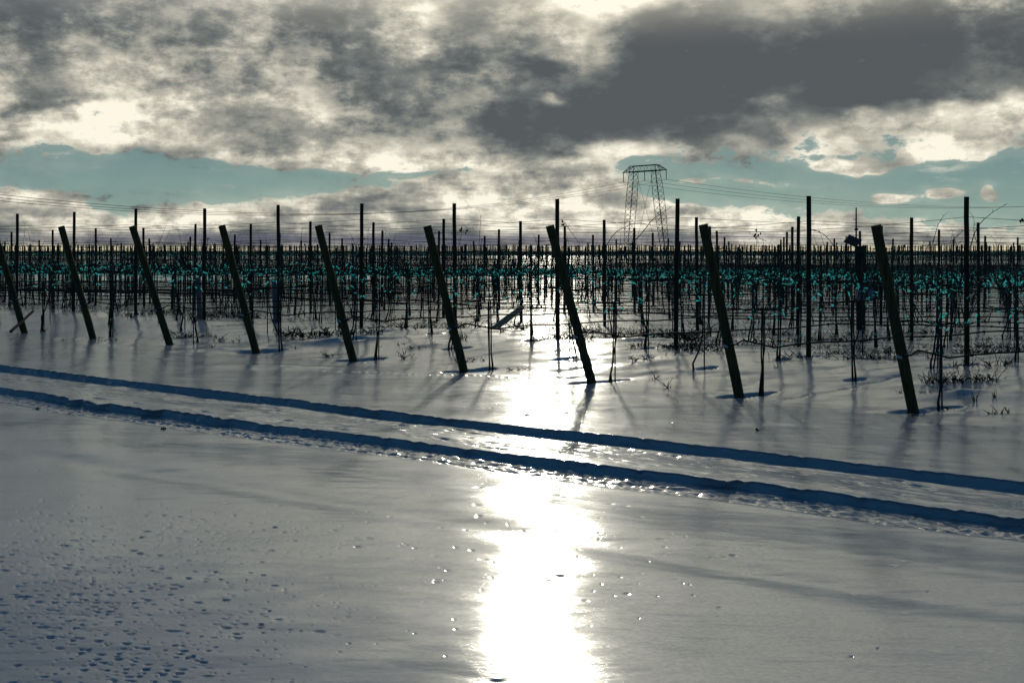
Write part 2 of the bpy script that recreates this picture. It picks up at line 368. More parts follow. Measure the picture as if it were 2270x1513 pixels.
# ------------------------------------------------------------------ leaning end posts
ORD = ['first', 'second', 'third', 'fourth', 'fifth', 'sixth', 'seventh', 'eighth', 'ninth', 'tenth', 'eleventh', 'twelfth', 'thirteenth']
def shaft_mesh(name, h, r, m, seed, n=12, lean=None):
    rnd = random.Random(seed); mb = MB(); k = 9; pts = []; rad = []
    for i in range(k+1):
        f = i/k; z = -.25+(h+.25)*f
        base = Vector((0, 0, z)) if lean is None else Vector((lean[0]*z/h, lean[1]*z/h, z))
        pts.append(base+Vector((rnd.uniform(-1, 1)*r*.07, rnd.uniform(-1, 1)*r*.07, 0))); rad.append(r*(1.05-.10*f)*rnd.uniform(.97, 1.03))
    mb.tube(pts, rad, n)
    return mb.mesh(name, m)
tops = {}
ex = sorted(end_posts, key=lambda e: e[1]); vis_n = 0
for (k, x, y) in ex:
    z = gz(x, y); h = 2.2+{5: .06, 4: .07, 3: .04, 2: .03, 1: .02, 0: .02, -1: 0, -2: 0, -3: -.02}.get(k, 0)
    dxp = {5: -.50, 4: -.50, 3: -.60, 2: -.56, 1: -.55, 0: -.56, -1: -.64, -2: -.57, -3: -.58}.get(k, -.55)
    lean = (dxp, dxp*.30)
    root = empty('leaning_end_post', (x, y, z))
    vis_n += 1
    side = 'cut by the left edge of the photo' if vis_n == 1 else ''
    nm = ORD[vis_n-1]
    tag(root, f'thick leaning wooden end post in the snow, {nm} of the slanted posts from the left', 'post', 'slanted end posts along the front of the vineyard')
    if vis_n == 1: root['label'] = 'thick leaning wooden end post farthest left, behind the photo edge, beside a thin brace stick'
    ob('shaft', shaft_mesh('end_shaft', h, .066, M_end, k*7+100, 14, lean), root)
    def at(f): return Vector((lean[0]*f, lean[1]*f, h*f))
    mb = MB(); c = at(.30); mb.tube([c+Vector((.072*math.cos(a), .072*math.sin(a), .012*math.sin(a*2))) for a in np.linspace(0, 2*math.pi, 15)], .004, 5)
    lp = [c+Vector((-.07-.09*(1-math.cos(a))/1, -.03, .06*math.sin(a)+.01)) for a in np.linspace(0, 2*math.pi*.92, 14)]
    mb.tube(lp, .0025, 4); ob('wire_loop', mb.mesh('wire_loop', M_wire), root)
    mb = MB(); mb.box(c+Vector((-.055, -.062, -.01)), (.034, .012, .016), Matrix.Rotation(.35, 3, 'Y')); mb.tube([c+Vector((-.02, -.07, 0)), c+Vector((.07, -.05, .035))], .006, 6)
    ob('hose_clamp', mb.mesh('hose_clamp', M_clamp), root)
    mb = MB(); hz = .93
    c = at(hz); mb.tube([c+Vector((.066*math.cos(a), .066*math.sin(a), .01*math.cos(a))) for a in np.linspace(0, 2*math.pi, 13)], .004, 5)
    c = at(hz-.12); mb.tube([c+Vector((.066*math.cos(a), .066*math.sin(a), -.01*math.cos(a))) for a in np.linspace(0, 2*math.pi, 13)], .004, 5)
    ob('wire_wrap', mb.mesh('wire_wrap', M_wire), root)
    tops[k] = (Vector((x, y, z)), lean, h)
# ------------------------------------------------------------------ upright line posts
PH = 2.4; wire_h = (2.08, 1.72, 1.40, 1.10)
post_meshes = [shaft_mesh('post_shaft', PH, .037, M_post, 300+i, 8) for i in range(5)]
mb = MB(); mb.tube([(-.011, -.034, 0), (-.010, -.050, .002), (.010, -.050, -.002), (.011, -.034, 0)], .004, 5); mb.box((0, -.043, -.006), (.010, .007, .006)); staple_mesh = mb.mesh('staple', M_wire)
seriesn = {}
for jj in (0, 1):
    L = sorted([p for p in posts if p[2] == jj and visible(p[3], p[4], 1.0)], key=lambda p: p[3]/p[4])
    for n, p in enumerate(L): seriesn[(p[1], jj)] = (n, len(L))
for n, (d, k, j, x, y) in enumerate(posts[:300]):
    root = empty('trellis_post', (x, y, gz(x, y)), random.uniform(0, 6.28)); sc = random.uniform(.985, 1.02)
    root.scale = (1, 1, sc); root.rotation_euler = (random.uniform(-.012, .012), random.uniform(-.012, .012), random.uniform(-.2, .2))
    lab = 'slim dark upright trellis post among the vines farther back, short in the photo'
    if (k, j) in seriesn and j == 0:
        i, T = seriesn[(k, j)]
        lab = f'tall slim upright post, {ORD[i] if i < 13 else "next"} from the left in the front line'
    elif (k, j) in seriesn:
        i, T = seriesn[(k, j)]
        lab = f'slim upright post in the second line of uprights, {ORD[i] if i < 13 else "next"} from the left'
    tag(root, lab, 'post', 'upright trellis posts in the vineyard')
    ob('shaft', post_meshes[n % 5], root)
    if d < 34:
        for hh in wire_h+(.45,): ob('staple', staple_mesh, root, (0, 0, hh-.01))
# ------------------------------------------------------------------ vines on stakes
def wobble(a, b, n, amp, rnd):
    a = Vector(a); b = Vector(b); out = []
    for i in range(n+1):
        f = i/n; w = amp*math.sin(math.pi*min(1, f*1.0+.0)) if i not in (0,) else 0
        out.append(a.lerp(b, f)+Vector((rnd.uniform(-1, 1), rnd.uniform(-1, 1), rnd.uniform(-1, 1)))*w)
    return out
def vine_parts(seed, dens=1.0):
    rnd = random.Random(seed)
    st = MB(); tr = MB(); ca = MB(); ties = []
    lx = rnd.uniform(-.01, .01)
    st.tube([(0, 0, -.1), (lx, 0, .7), (lx*2, 0, rnd.uniform(1.32, 1.5))], .011, 6)
    side = rnd.choice((-1, 1)); off = rnd.uniform(.02, .07)*side
    if rnd.random() < .25: off *= 3
    bx = Vector((BH[0], BH[1], 0))
    b0 = bx*off
    p = [b0+Vector((0, 0, -.05)), b0+Vector((rnd.uniform(-.015, .015), .01, .09)), bx*(off*.55)+Vector((0, .01, .26)), bx*.03*side+Vector((0, 0, .5)), bx*.025*side+Vector((0, rnd.uniform(-.02, .02), .8)), bx*.02*side+Vector((0, 0, 1.08))]
    tr.tube(p, [.020, .015, .012, .011, .010, .010], 7)
    if rnd.random() < .6:
        p2 = [b0+bx*.04+Vector((0, 0, -.03)), bx*(off*.3)+Vector((.02, .02, .3)), bx*(-.02*side)+Vector((0, .01, .6)), bx*(-.02*side)+Vector((0, .01, 1.05))]
        tr.tube(p2, [.013, .010, .009, .008], 6)
    for sg in (-1, 1):
        q = wobble((0, 0, 1.07), tuple(bx*.72*sg+Vector((0, 0, 1.11+rnd.uniform(-.04, .05)))), 6, .022, rnd)
        tr.tube(q, [.013, .012, .011, .010, .009, .008, .006], 6)
    nc = int(15*dens)
    for i in range(nc):
        s = rnd.uniform(-.72, .72); base = bx*s+Vector((0, 0, 1.10)); typ = rnd.random()
        if typ < .55:  L = rnd.uniform(.12, .42); d = Vector((rnd.uniform(-.7, .7), rnd.uniform(-.5, .5), 1))
        elif typ < .80: L = rnd.uniform(.35, .85); d = Vector((rnd.uniform(-.5, .5), rnd.uniform(-.25, .25), 1))
        else: L = rnd.uniform(.1, .35); d = Vector((rnd.uniform(-1, 1), rnd.uniform(-.4, .4), rnd.uniform(-1, .2)))
        d.normalize(); pts = [base]; c = Vector((rnd.uniform(-1, 1), rnd.uniform(-1, 1), rnd.uniform(-1, .3)))*.28
        for g in range(1, 5): pts.append(base+d*L*g/4+c*L*(g/4)**2+Vector((rnd.uniform(-.012, .012), 0, rnd.uniform(-.012, .012))))
        ca.tube(pts, [.0065, .006, .005, .004, .002], 4, False)
        if rnd.random() < .45:
            e = pts[3]; ca.tube([e, e+Vector((rnd.uniform(-.08, .08), .01, rnd.uniform(-.02, .1))), e+Vector((rnd.uniform(-.14, .14), .02, rnd.uniform(-.04, .12)))], [.004, .003, .0015], 3, False)
        if rnd.random() < .3:       # shrivelled leaf stub
            e = pts[4]; w = rnd.uniform(.012, .028); ca.quad([e, e+Vector((w, .004, -w*.5)), e+Vector((w*.4, .006, -w*1.9)), e+Vector((-w*.6, -.004, -w))])
    # plastic ties: looped strips on stake and cordon
    for i in range(rnd.randint(20, 28)):
        if rnd.random() < .25: c = Vector((rnd.uniform(-.02, .02), -.018, rnd.choice((.22, .45, .7, .9, 1.2))+rnd.uniform(-.05, .05)))
        else: c = bx*rnd.uniform(-.68, .68)+Vector((0, rnd.uniform(-.03, .03), 1.10+rnd.gauss(0, .06)))
        t = MB(); a = rnd.uniform(0, 6.28); el = rnd.uniform(-1.2, 1.2); L = rnd.uniform(.025, .09)**1.0; w = rnd.uniform(.006, .0135)
        d = Vector((math.cos(a)*math.cos(el), math.sin(a)*math.cos(el)*.5, math.sin(el))); nrm = d.cross(Vector((0, 1, .2))).normalized()*w
        pr = None
        for g in range(4):
            m_ = c+d*L*(g/3-.5)+Vector((0, .01*math.sin(g*1.6), -.012*g*g/9)); nn = (Matrix.Rotation(g*.5, 3, d) @ nrm)
            cur = (m_-nn, m_+nn)
            if pr: t.quad([pr[0], pr[1], cur[1], cur[0]])
            pr = cur
        ties.append(t)
    return st, tr, ca, ties
VAR = []
for i in range(9):
    st, tr, ca, ties = vine_parts(500+i)
    all_t = MB()
    for t in ties:
        b0 = len(all_t.v); all_t.v += t.v; all_t.f += [tuple(b0+a for a in f) for f in t.f]
    VAR.append(dict(stake=st.mesh('stake', M_stake), trunk=tr.mesh('trunk', M_bark, True), canes=ca.mesh('canes', M_cane), ties=all_t.mesh('ties', M_tie),
                    tl=[t.mesh('tie', M_tie) for t in ties], raw=(st, tr, ca, all_t)))
row_ord = {k: ORD[n] for n, (k, x, y) in enumerate(ex)}
vroots = []
for n, (d, k, j, x, y) in enumerate(vines[:300]):
    V = VAR[(n*5+k*3+j) % 9]
    rz = random.choice((0, math.pi))+random.uniform(-.05, .05)
    root = empty('grape_vine', (x, y, gz(x, y)-.01), rz); root.scale = (1, 1, random.uniform(.95, 1.06))
    lab = 'bare staked vine with blue-green ties in the packed rows beyond the front vines'
    if j == 0 and k in row_ord: lab = f'bare staked vine beside the {row_ord[k]} leaning post from the left'
    elif j == 1 and k in row_ord: lab = f'second bare vine along the row of the {row_ord[k]} leaning post from left'
    tag(root, lab, 'vine', 'staked grape vines in rows')
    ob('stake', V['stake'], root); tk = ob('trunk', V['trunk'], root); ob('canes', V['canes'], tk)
    if n < 40:
        for t in V['tl']: ob('tie', t, root)
    else: ob('ties', V['ties'], root)
    vroots.append((x, y, root, rz))
tick('vines')
# the remaining vines and the planted slope far behind: too many to count
def merged(name, mats, items):
    """items: list of (MBlist, x, y, z, flip, scale) with one material per MB"""
    V = []; Fs = []; mi = []; off = 0
    cache = {}
    for (mbs, x, y, z, flip, sc) in items:
        for im, mb in enumerate(mbs):
            key = id(mb)
            if key not in cache: cache[key] = (np.array(mb.v, np.float32), mb.f)
            a, ff = cache[key]
            if len(a) == 0: continue
            b = a.copy(); b[:, :2] *= flip*sc; b[:, 2] *= sc; b += np.array([x, y, z], np.float32); V.append(b)
            for f in ff: Fs.append(tuple(off+i for i in f)); mi.append(im)
            off += len(a)
    me = bpy.data.meshes.new(name); me.from_pydata(np.concatenate(V).tolist(), [], Fs)
    for m in mats: me.materials.append(m)
    me.polygons.foreach_set('material_index', mi); me.update(); return ob(name, me)
rest = vines[300:]
o = merged('vine_thicket', [M_stake, M_bark, M_cane, M_tie], [(VAR[i % 9]['raw'], x, y, gz(x, y), random.choice((-1, 1)), 1.0) for i, (d, k, j, x, y) in enumerate(rest)])
tag(o, 'mass of bare staked vines filling the dip behind the nearer rows', 'vines', kind='stuff')
def far_vine(seed):
    rnd = random.Random(seed); st = MB(); ca = MB(); ti = MB()
    st.tube([(0, 0, 0), (0, 0, 1.35)], .016, 3, False)
    ca.tube([(-.75, 0, 1.1), (0, 0, 1.06), (.75, 0, 1.12)], .013, 3, False)
    for i in range(6):
        s = rnd.uniform(-.75, .75); L = rnd.uniform(.15, .6); dx = rnd.uniform(-.3, .3)
        ca.tube([(s, 0, 1.08), (s+dx*L+rnd.uniform(-.05, .05), 0, 1.08+L*.6), (s+dx*L*2, 0, 1.08+L*rnd.uniform(.5, 1.1))], [.012, .009, .005], 3, False)
    for i in range(4):
        s = rnd.uniform(-.7, .7); z = 1.1+rnd.gauss(0, .08); ti.quad([(s, 0, z), (s+.07, .02, z+.01), (s+.07, .0, z+.04), (s, .02, z+.03)])
    return (st, ca, ti)
FV = [far_vine(700+i) for i in range(6)]
items = []; fposts = []
pm = MB(); pm.tube([(0, 0, 0), (0, 0, 2.25)], .05, 5, True)
kk = -130
while kk < 10:
    s = -60.0
    base = P0+kk*VA
    smax = 420
    j = 0; s = -60+random.uniform(0, 1)
    while s < smax:
        X, Y = base+BH*s
        if Y > 255: break
        if Y > 137 and abs(X/Y) < .43:
            if random.random() < .78 : items.append((FV[random.randrange(6)], X, Y, gz(X, Y), 1, 1.0))
            if j % 5 == 0: fposts.append(((pm,), X, Y, gz(X, Y), 1, random.uniform(.96, 1.04)))
        s += 1.6; j += 1
    kk += 1
o = merged('far_vine_slope', [M_stake, M_cane, M_tie], items); tag(o, 'dark far vineyard slope of vines under the horizon', 'vines', kind='stuff')
o = merged('far_trellis_posts', [M_post], fposts); tag(o, 'countless small posts on the far vineyard slope', 'posts', kind='stuff')
print('vines', len(vines), 'posts', len(posts), 'far', len(items), len(fposts))
tick('far')
# ------------------------------------------------------------------ wires and hoses, one set per row
for k in range(-30, 12):
    start = row_start(k); pts0 = [start]
    j = 0; rowp = []
    while True:
        p = P0+k*VA+VB*j
        if p[1] > FIELD_Y+6 or abs(p[0]/p[1]) > .6 and p[0] > 0: break
        rowp.append(p); j += 1
    if len(rowp) < 1: continue
    rowp.append(P0+k*VA+VB*j)
    # only rows in view
    if not any(visible(*(P0+k*VA+BH*s), 1.05) for s in np.arange(-3.5, 120, .7) if (P0+k*VA+BH*s)[1] < FIELD_Y): continue
    rnd = random.Random(k+900); front = k in row_ord
    root = empty('trellis_wires', (start[0], start[1], gz(*start)))
    tag(root, (f'set of thin level wires strung from the {row_ord[k]} leaning post from the left' if front else 'thin level trellis wires strung through the packed rows farther back'), 'wires', 'trellis wires, one set per row')
    org = Vector(root.location)
    for wi, hh in enumerate(wire_h):
        mb = MB(); pts = []
        if k in tops:
            b, le, h = tops[k]; fz = {0: .95, 1: .82, 2: .66, 3: .50}[wi]; prev = b+Vector((le[0]*fz+.06, le[1]*fz, h*fz))
        else: prev = Vector((start[0]-.5, start[1]-.2, gz(*start)+hh))
        r = .0034 if wi != 3 else .0042
        for p in rowp:
            nx = Vector((p[0], p[1]-.045, gz(*p)+hh+rnd.uniform(-.03, .03))); sag = rnd.uniform(.01, .09)*(prev-nx).length/7.3
            for g in range(6):
                f = g/6; pts.append(prev.lerp(nx, f)-Vector((0, 0, sag*4*f*(1-f))))
            prev = nx
        pts.append(prev); mb.tube([p-org for p in pts], r, 4, False); ob('wire', mb.mesh('wire', M_wire), root)
    # hose
    mb = MB(); pts = []
    if k in tops: b, le, h = tops[k]; q = b+Vector((le[0]*.30-.02, le[1]*.30-.075, h*.30)); pts = [q, q+Vector((.10, .0, .012)), q+Vector((.2, .04, .07))]
    s = -3.1 if k in tops else -3.6
    lift = .58
    while True:
        p = P0+k*VA+BH*s
        if p[1] > FIELD_Y+4 or (p[0] > 0 and p[0]/p[1] > .55): break
        if p[0] < -.55*p[1] and k not in tops: s += .45; continue
        f = sm(np.array(s), -3.2, -.2); lift = float(.62*(1-f)+.45*f)
        ph = s/1.46*2*math.pi
        zz = gz(*p)+lift+.010*math.sin(ph)+.018*float(fbm(np.array(s*.5), np.array(k*3.1), 2, 300))
        pts.append(Vector((p[0], p[1]-.03+.02*math.sin(s*1.3+k), zz))); s += .34
    if len(pts) > 3:
        mb.tube(pts, .0125, 6)
        for i in range(4, len(pts), 3 if k > -4 else 99):
            c = pts[i]; mb.tube([c-Vector((BH[0], BH[1], 0))*.02, c+Vector((BH[0], BH[1], 0))*.02], .019, 6)
            if rnd.random() < .4: mb.tube([c, c-Vector((0, 0, .045))], .008, 5)
        o = ob('irrigation_hose', mb.mesh('irrigation_hose', M_hose, True))
        tag(o, (f'black drip hose clipped to the {row_ord[k]} leaning post from the left' if front else 'black drip hose running level through the packed rows farther back'), 'hose', 'drip irrigation hoses along the rows')
tick('wires')
# ------------------------------------------------------------------ long arching canes reaching above the wires (parts of their vines)
def local_cane(pts, r=.008, sub=True):
    P = [px2(x, y, Y) for (x, y, Y) in pts]
    m = P[0]; best = min(vroots, key=lambda v: (v[0]-m.x)**2+(v[1]-m.y)**2)
    x, y, root, rz = best
    inv = (Matrix.Translation(root.location) @ Matrix.Rotation(rz, 4, 'Z') @ Matrix.Diagonal((1, 1, root.scale[2], 1))).inverted()
    dens = []
    for i in range(len(P)-1):
        for g in range(4):
            f = g/4; q = P[i].lerp(P[i+1], f); 
            dens.append(q)
    dens.append(P[-1])
    # soften corners
    for it in range(2): dens = [dens[0]]+[(dens[i-1]+dens[i]*2+dens[i+1])/4 for i in range(1, len(dens)-1)]+[dens[-1]]
    mb = MB(); L = len(dens); rnd = random.Random(int(m.x*100))
    loc = [inv @ q+Vector((0, 0, rnd.uniform(-.006, .006))) for q in dens]
    mb.tube(loc, [r*(1-.75*i/L) for i in range(L)], 5)
    if sub:
        for i in range(3, L-1, 3):
            e = loc[i]; mb.tube([e, e+Vector((rnd.uniform(-.05, .05), 0, rnd.uniform(.01, .05)))], [.004, .002], 4)
    ob('long_cane', mb.mesh('long_cane', M_cane), root)
    return root, loc
Yc = 24.5
local_cane([(1335, 560, Yc), (1362, 515, Yc), (1395, 498, Yc), (1420, 493, Yc), (1455, 503, Yc), (1480, 510, Yc)])
local_cane([(1395, 545, Yc), (1425, 515, Yc), (1445, 487, Yc), (1470, 470, Yc), (1492, 456, Yc)], .010)
local_cane([(1245, 487, 21.9), (1262, 507, 21.9), (1278, 532, 21.9), (1300, 560, 21.9)], .006)
local_cane([(2152, 545, 18.2), (2160, 515, 18.2), (2175, 492, 18.2), (2200, 470, 18.2), (2234, 451, 18.2)], .009)
local_cane([(2168, 545, 18.6), (2158, 515, 18.6), (2160, 485, 18.6), (2150, 470, 18.6)], .006)
local_cane([(2068, 540, 19.5), (2078, 500, 19.5), (2088, 482, 19.5), (2101, 470, 19.5)], .006)
local_cane([(2110, 535, 19.5), (2125, 520, 19.5), (2140, 507, 19.5)], .005)
local_cane([(1795, 508, 19.3), (1822, 515, 19.3), (1842, 535, 19.3), (1862, 568, 19.3), (1880, 600, 19.3)], .007)
local_cane([(1676, 565, 21), (1677, 540, 21), (1678, 520, 21), (1676, 495, 21)], .004)
local_cane([(1700, 535, 22), (1668, 520, 22), (1650, 508, 22)], .004)
local_cane([(1062, 545, 22), (1064, 510, 22), (1066, 485, 22), (1063, 466, 22)], .004)
local_cane([(1015, 560, 22), (1022, 520, 22), (1030, 505, 22), (1050, 507, 22), (1068, 530, 22)], .005)
local_cane([(50, 560, 30), (54, 520, 30), (56, 500, 30), (50, 485, 30)], .005)
local_cane([(1568, 560, 20), (1578, 520, 20), (1572, 500, 20), (1560, 505, 20)], .005)
for i in range(46):
    Y = random.uniform(21, 36); x = random.uniform(20, 2250); top = random.uniform(505, 545); dx = random.uniform(-26, 26)
    local_cane([(x, 575, Y), (x+dx*.5, (575+top)/2+8, Y), (x+dx, top, Y), (x+dx*1.7, top+random.uniform(-8, 14), Y)], .0045, True)
tick('canes')
# ------------------------------------------------------------------ weeds through the snow
def weed_mesh(seed, n, spread, hgt, lean=1.0, depth_=.3, branch=.5):
    rnd = random.Random(seed); mb = MB()
    for i in range(n):
        a = rnd.uniform(0, 6.28); r = spread*math.sqrt(rnd.random()); b = Vector((r*math.cos(a), r*math.sin(a)*depth_, -.02))
        L = hgt*rnd.uniform(.35, 1.1); d = Vector((rnd.uniform(-1, 1)*lean, rnd.uniform(-1, 1)*lean*.5, 1)).normalized()
        c = Vector((rnd.uniform(-1, 1), 0, rnd.uniform(-1, .1)))*.4; p = [b+d*L*g/3+c*L*(g/3)**2 for g in range(4)]
        mb.tube(p, [.006, .0052, .0045, .0025], 4, False)
        while rnd.random() < branch:
            e = p[rnd.randint(1, 3)]; q = Vector((rnd.uniform(-1, 1), rnd.uniform(-.3, .3), rnd.uniform(-.1, 1)))*L*.35
            mb.tube([e, e+q*.5+Vector((0, 0, .004)), e+q], [.0048, .004, .002], 3, False)
    return mb
WM = [weed_mesh(i+40, n, s, h, l).mesh('weed_tuft', M_weed) for i, (n, s, h, l) in enumerate([(14, .16, .13, 1.2), (9, .1, .18, .9), (22, .26, .12, 1.5), (5, .06, .2, .7), (60, .42, .15, 1.2), (120, .55, .2, 1.0)])]
special = [((2130, 845), 16.1, 5, 'dense clump of dark stubble on a snow mound right of the rightmost leaning post', 1.0),
           ((1445, 752), 21.3, 5, 'wide clump of dry weeds at the upright just right of the glare', 1.7),
           ((1535, 770), 20.2, 4, 'low weed clump in a snow hole just left of the seventh leaning post', 1.0),
           ((1440, 795), 19.0, 2, 'flat scatter of dry weeds in the snow left of the seventh leaning post', 1.3),
           ((1478, 860), 17.0, 3, 'lone thin weed standing in open snow between the sixth and seventh leaning posts', 1.0),
           ((735, 742), 22.6, 5, 'broad dark weed mound just left of the fifth leaning post', 2.0),
           ((880, 730), 22.6, 4, 'low weeds on the snow ridge right of the fifth leaning post', 1.5),
           ((895, 762), 21.5, 2, 'small twiggy weed in open snow between the fifth and sixth leaning posts', 1.0),
           ((410, 748), 24.0, 4, 'weed clump touching the third leaning post', 1.0),
           ((470, 745), 24.0, 2, 'sprawling dry weed between the third and fourth leaning posts', 1.3),
           ((1040, 800), 19.5, 2, 'twiggy weed at the foot of the sixth leaning post', 1.0),
           ((2160, 888), 15.5, 3, 'bent twig weed in snow right of the rightmost leaning post', 1.3),
           ((2205, 880), 15.7, 1, 'small forked weed near the right edge of the photo', .8),
           ((1720, 815), 18.0, 3, 'tiny forked twig right of the seventh leaning post', .6),
           ((2080, 795), 17.6, 2, 'tangle of dry stems left of the tallest upright post', 1.0),
           ((2200, 785), 18.0, 5, 'tangled dark weeds right of the tallest upright post', 1.2)]
for (p, Y, w, lab, sc) in special:
    q = px2(p[0], 0, 1.0); x = q.x
    # find the distance at which the ground is seen at this height
    best = min(np.arange(13, 30, .1), key=lambda yy: abs((EYE-gz(x*yy, yy))*F/yy-(p[1]-HY)))
    X = x*best; o = ob('weed_tuft', WM[w], None, (X, best, gz(X, best)-.005)); o.scale = (sc, sc*.8, min(sc, 1.2)); o.rotation_euler = (0, 0, random.uniform(0, 6.28) if w < 4 else 0)
    tag(o, lab, 'weeds', 'weed tufts poking through the snow')
cnt = 0
while cnt < 95:
    t = random.uniform(-24, 0); u = random.choice((random.gauss(16.2, .9), random.uniform(18, 24), random.uniform(17, 21)))
    X, Y = NU*u+TU*t
    if not visible(X, Y, .98) or u < 14.7: continue
    o = ob('weed_tuft', WM[random.randrange(4) if u < 17.5 else random.randrange(5)], None, (X, Y, gz(X, Y)-.005)); sc = random.uniform(.45, 1.1) if u < 17.5 else random.uniform(.9, 2.0); o.scale = (sc, sc, sc*.85); o.rotation_euler = (0, 0, random.uniform(0, 6.28))
    tag(o, 'small dry weed tuft poking through the snow among the vine bases', 'weeds', 'weed tufts poking through the snow'); cnt += 1
gm = [weed_mesh(i+140, 34, .5, .2, 1.1, .35, .35) for i in range(6)]
items = []
for k in range(-26, 8):
    for s in np.arange(0, 110, .8):
        X, Y = P0+k*VA+BH*s+np.array([random.uniform(-.2, .2), random.uniform(-.2, .1)])
        if Y > 45 or not visible(X, Y): continue
        dn = float(vnoise(np.array(X*.25), np.array(Y*.35), 400))
        if dn+random.uniform(-.5, .5) > (.0 if Y < 32 else .3): items.append(((random.choice(gm),), X, Y, gz(X, Y), random.choice((-1, 1)), random.uniform(.6, 1.15)))
tag(merged('dry_undergrowth', [M_weed], items), 'dark dry grass and weeds under the vine rows', 'undergrowth', kind='stuff')
# seed heads / dead leaves hung on the thin canes
mb = MB(); rnd = random.Random(3)
for (cx, cy, Y, n, sp) in [(1680, 518, 21, 9, 9), (1020, 508, 22, 4, 5), (1035, 512, 22, 3, 5), (1245, 494, 21.9, 4, 5), (1588, 525, 20, 4, 5), (2264, 488, 18, 4, 4)]:
    for i in range(n):
        c = px2(cx+rnd.uniform(-sp, sp), cy+rnd.uniform(-sp, sp), Y); w = rnd.uniform(.014, .026)
        mb.quad([c+Vector((0, 0, w)), c+Vector((w*.8, .004, 0)), c+Vector((w*.1, 0, -w*1.4)), c+Vector((-w*.8, -.004, .1*w))])
LEAF = mb.mesh('dead_leaves', M_leaf)
x, y, root, rz = min(vroots, key=lambda v: (v[0]-px2(1680, 0, 21).x)**2+(v[1]-21)**2)
o = ob('dead_leaves', LEAF, root); o.matrix_parent_inverse = (Matrix.Translation(root.location) @ Matrix.Rotation(rz, 4, 'Z') @ Matrix.Diagonal((1, 1, root.scale[2], 1))).inverted()
# twigs, clods and a fallen beam
mb = MB()
a = px2(1090, 719, 24.8); a.z = gz(a.x, a.y)-.02; b = px2(1158, 681, 25.6)
mb.tube([a, a.lerp(b, .5), b], [.06, .065, .05], 9); o = ob('fallen_beam', mb.mesh('fallen_beam', M_beam)); tag(o, 'pale slanting beam jutting out of the snow in the glare right of the sixth leaning post', 'beam')
mb = MB(); a = px2(24, 718, 25.2); b = px2(74, 689, 26.5); a.z = gz(a.x, a.y)+.1
mb.tube([a, b], [.03, .024], 8); o = ob('brace_stick', mb.mesh('brace_stick', M_post)); tag(o, 'dark thin stick slanting behind the leftmost leaning post', 'stick')
for i in range(5):
    X = random.uniform(-4, 4); Y = random.uniform(13, 17); mb = MB(); n = random.randint(2, 4)
    if i == 0: X, Y = px2(222/2, 0, 15.4).x, 15.0
    for q in range(n): mb.tube([(random.uniform(-.03, .03), 0, 0), (random.uniform(-.03, .03), 0, .015), (random.uniform(-.01, .01), 0, .03)], [.008, .009, .003], 6)
    o = ob('dirt_clod', mb.mesh('dirt_clod', M_weed), None, (X, Y, gz(X, Y))); tag(o, 'tiny dark dirt clod lying on the smooth snow', 'clod', 'dirt clods on the snow')
tick('weeds')
# ------------------------------------------------------------------ two grow tubes
for (xx, lab) in ((612, 'pale grey grow tube beside the front upright right of the fourth leaning post'), (443, 'pale grey grow tube beside the front upright right of the third leaning post')):
    Y = 26.2 if xx == 612 else 27.6
    X = px2(xx, 0, Y).x; mb = MB(); n = 16; H = .92
    for (r, flip) in ((.06, 0), (.055, 1)):
        b0 = len(mb.v)
        for z in (0, H*.5, H):
            for q in range(n): mb.v.append((r*math.cos(2*math.pi*q/n), r*math.sin(2*math.pi*q/n), z+(.01*math.sin(q) if z == H else 0)))
        for i in range(2):
            for q in range(n):
                f = (b0+i*n+q, b0+i*n+(q+1) % n, b0+(i+1)*n+(q+1) % n, b0+(i+1)*n+q); mb.f.append(f[::-1] if flip else f)
    for q in range(n): mb.f.append((2*n+q, 2*n+(q+1) % n, 5*n+(q+1) % n, 5*n+q))
    o = ob('grow_tube', mb.mesh('grow_tube', M_tube, True), None, (X, Y, gz(X, Y)-.02)); o.rotation_euler = (.03, -.03, 0); tag(o, lab, 'grow tube', 'grow tubes')
# ------------------------------------------------------------------ weather station
Yw = 27.5; wx = px2(1908, 0, Yw).x; wz = gz(wx, Yw)
ws = empty('weather_station', (wx, Yw, wz)); tag(ws, 'weather station on a thick dark post with tilted solar panel and thin mast', 'weather station')
hp = EYE-(545-HY)/F*Yw-wz
ob('post', shaft_mesh('station_post', hp, .10, M_post, 77, 12), ws)
mx = px2(1898, 0, Yw).x-wx; top = EYE-(460-HY)/F*Yw-wz
mb = MB(); mb.tube([(mx, -.0, .9), (mx, 0, top-.35), (mx, 0, top)], [.018, .018, .014], 8)
for zz in (hp-.15, hp-.7): mb.box((mx/2, -.0, zz), (abs(mx)/2+.04, .02, .02))
ob('mast', mb.mesh('mast', M_steel), ws)
sen = EYE-(508-HY)/F*Yw-wz; mb = MB()
mb.tube([(mx, 0, sen-.03), (mx, 0, sen-.01), (mx, 0, sen+.0), (mx, 0, sen+.03)], [.02, .05, .05, .02], 10); mb.tube([(mx-.07, 0, EYE-(486-HY)/F*Yw-wz), (mx, 0, EYE-(486-HY)/F*Yw-wz)], .008, 6)
ob('wind_sensor', mb.mesh('wind_sensor', M_steel), ws)
pc = px2(1890, 534, Yw-.25)-Vector((wx, Yw, wz)); M = Matrix.Rotation(math.radians(24), 3, 'Y') @ Matrix.Rotation(math.radians(-38), 3, 'X')
mb = MB(); mb.box(pc, (.15, .13, .012), M); mb.bar(pc+Vector((0, .03, -.03)), Vector((mx, 0, pc.z-.14)), .014)
ob('solar_panel', mb.mesh('solar_panel', M_panel), ws)
mb = MB(); bz = EYE-(650-HY)/F*Yw-wz
for cx_ in (-.04, .17): mb.box((cx_, -.14, bz), (.075, .05, .17))
EB = ob('equipment_box', mb.mesh('equipment_box', M_box), ws)
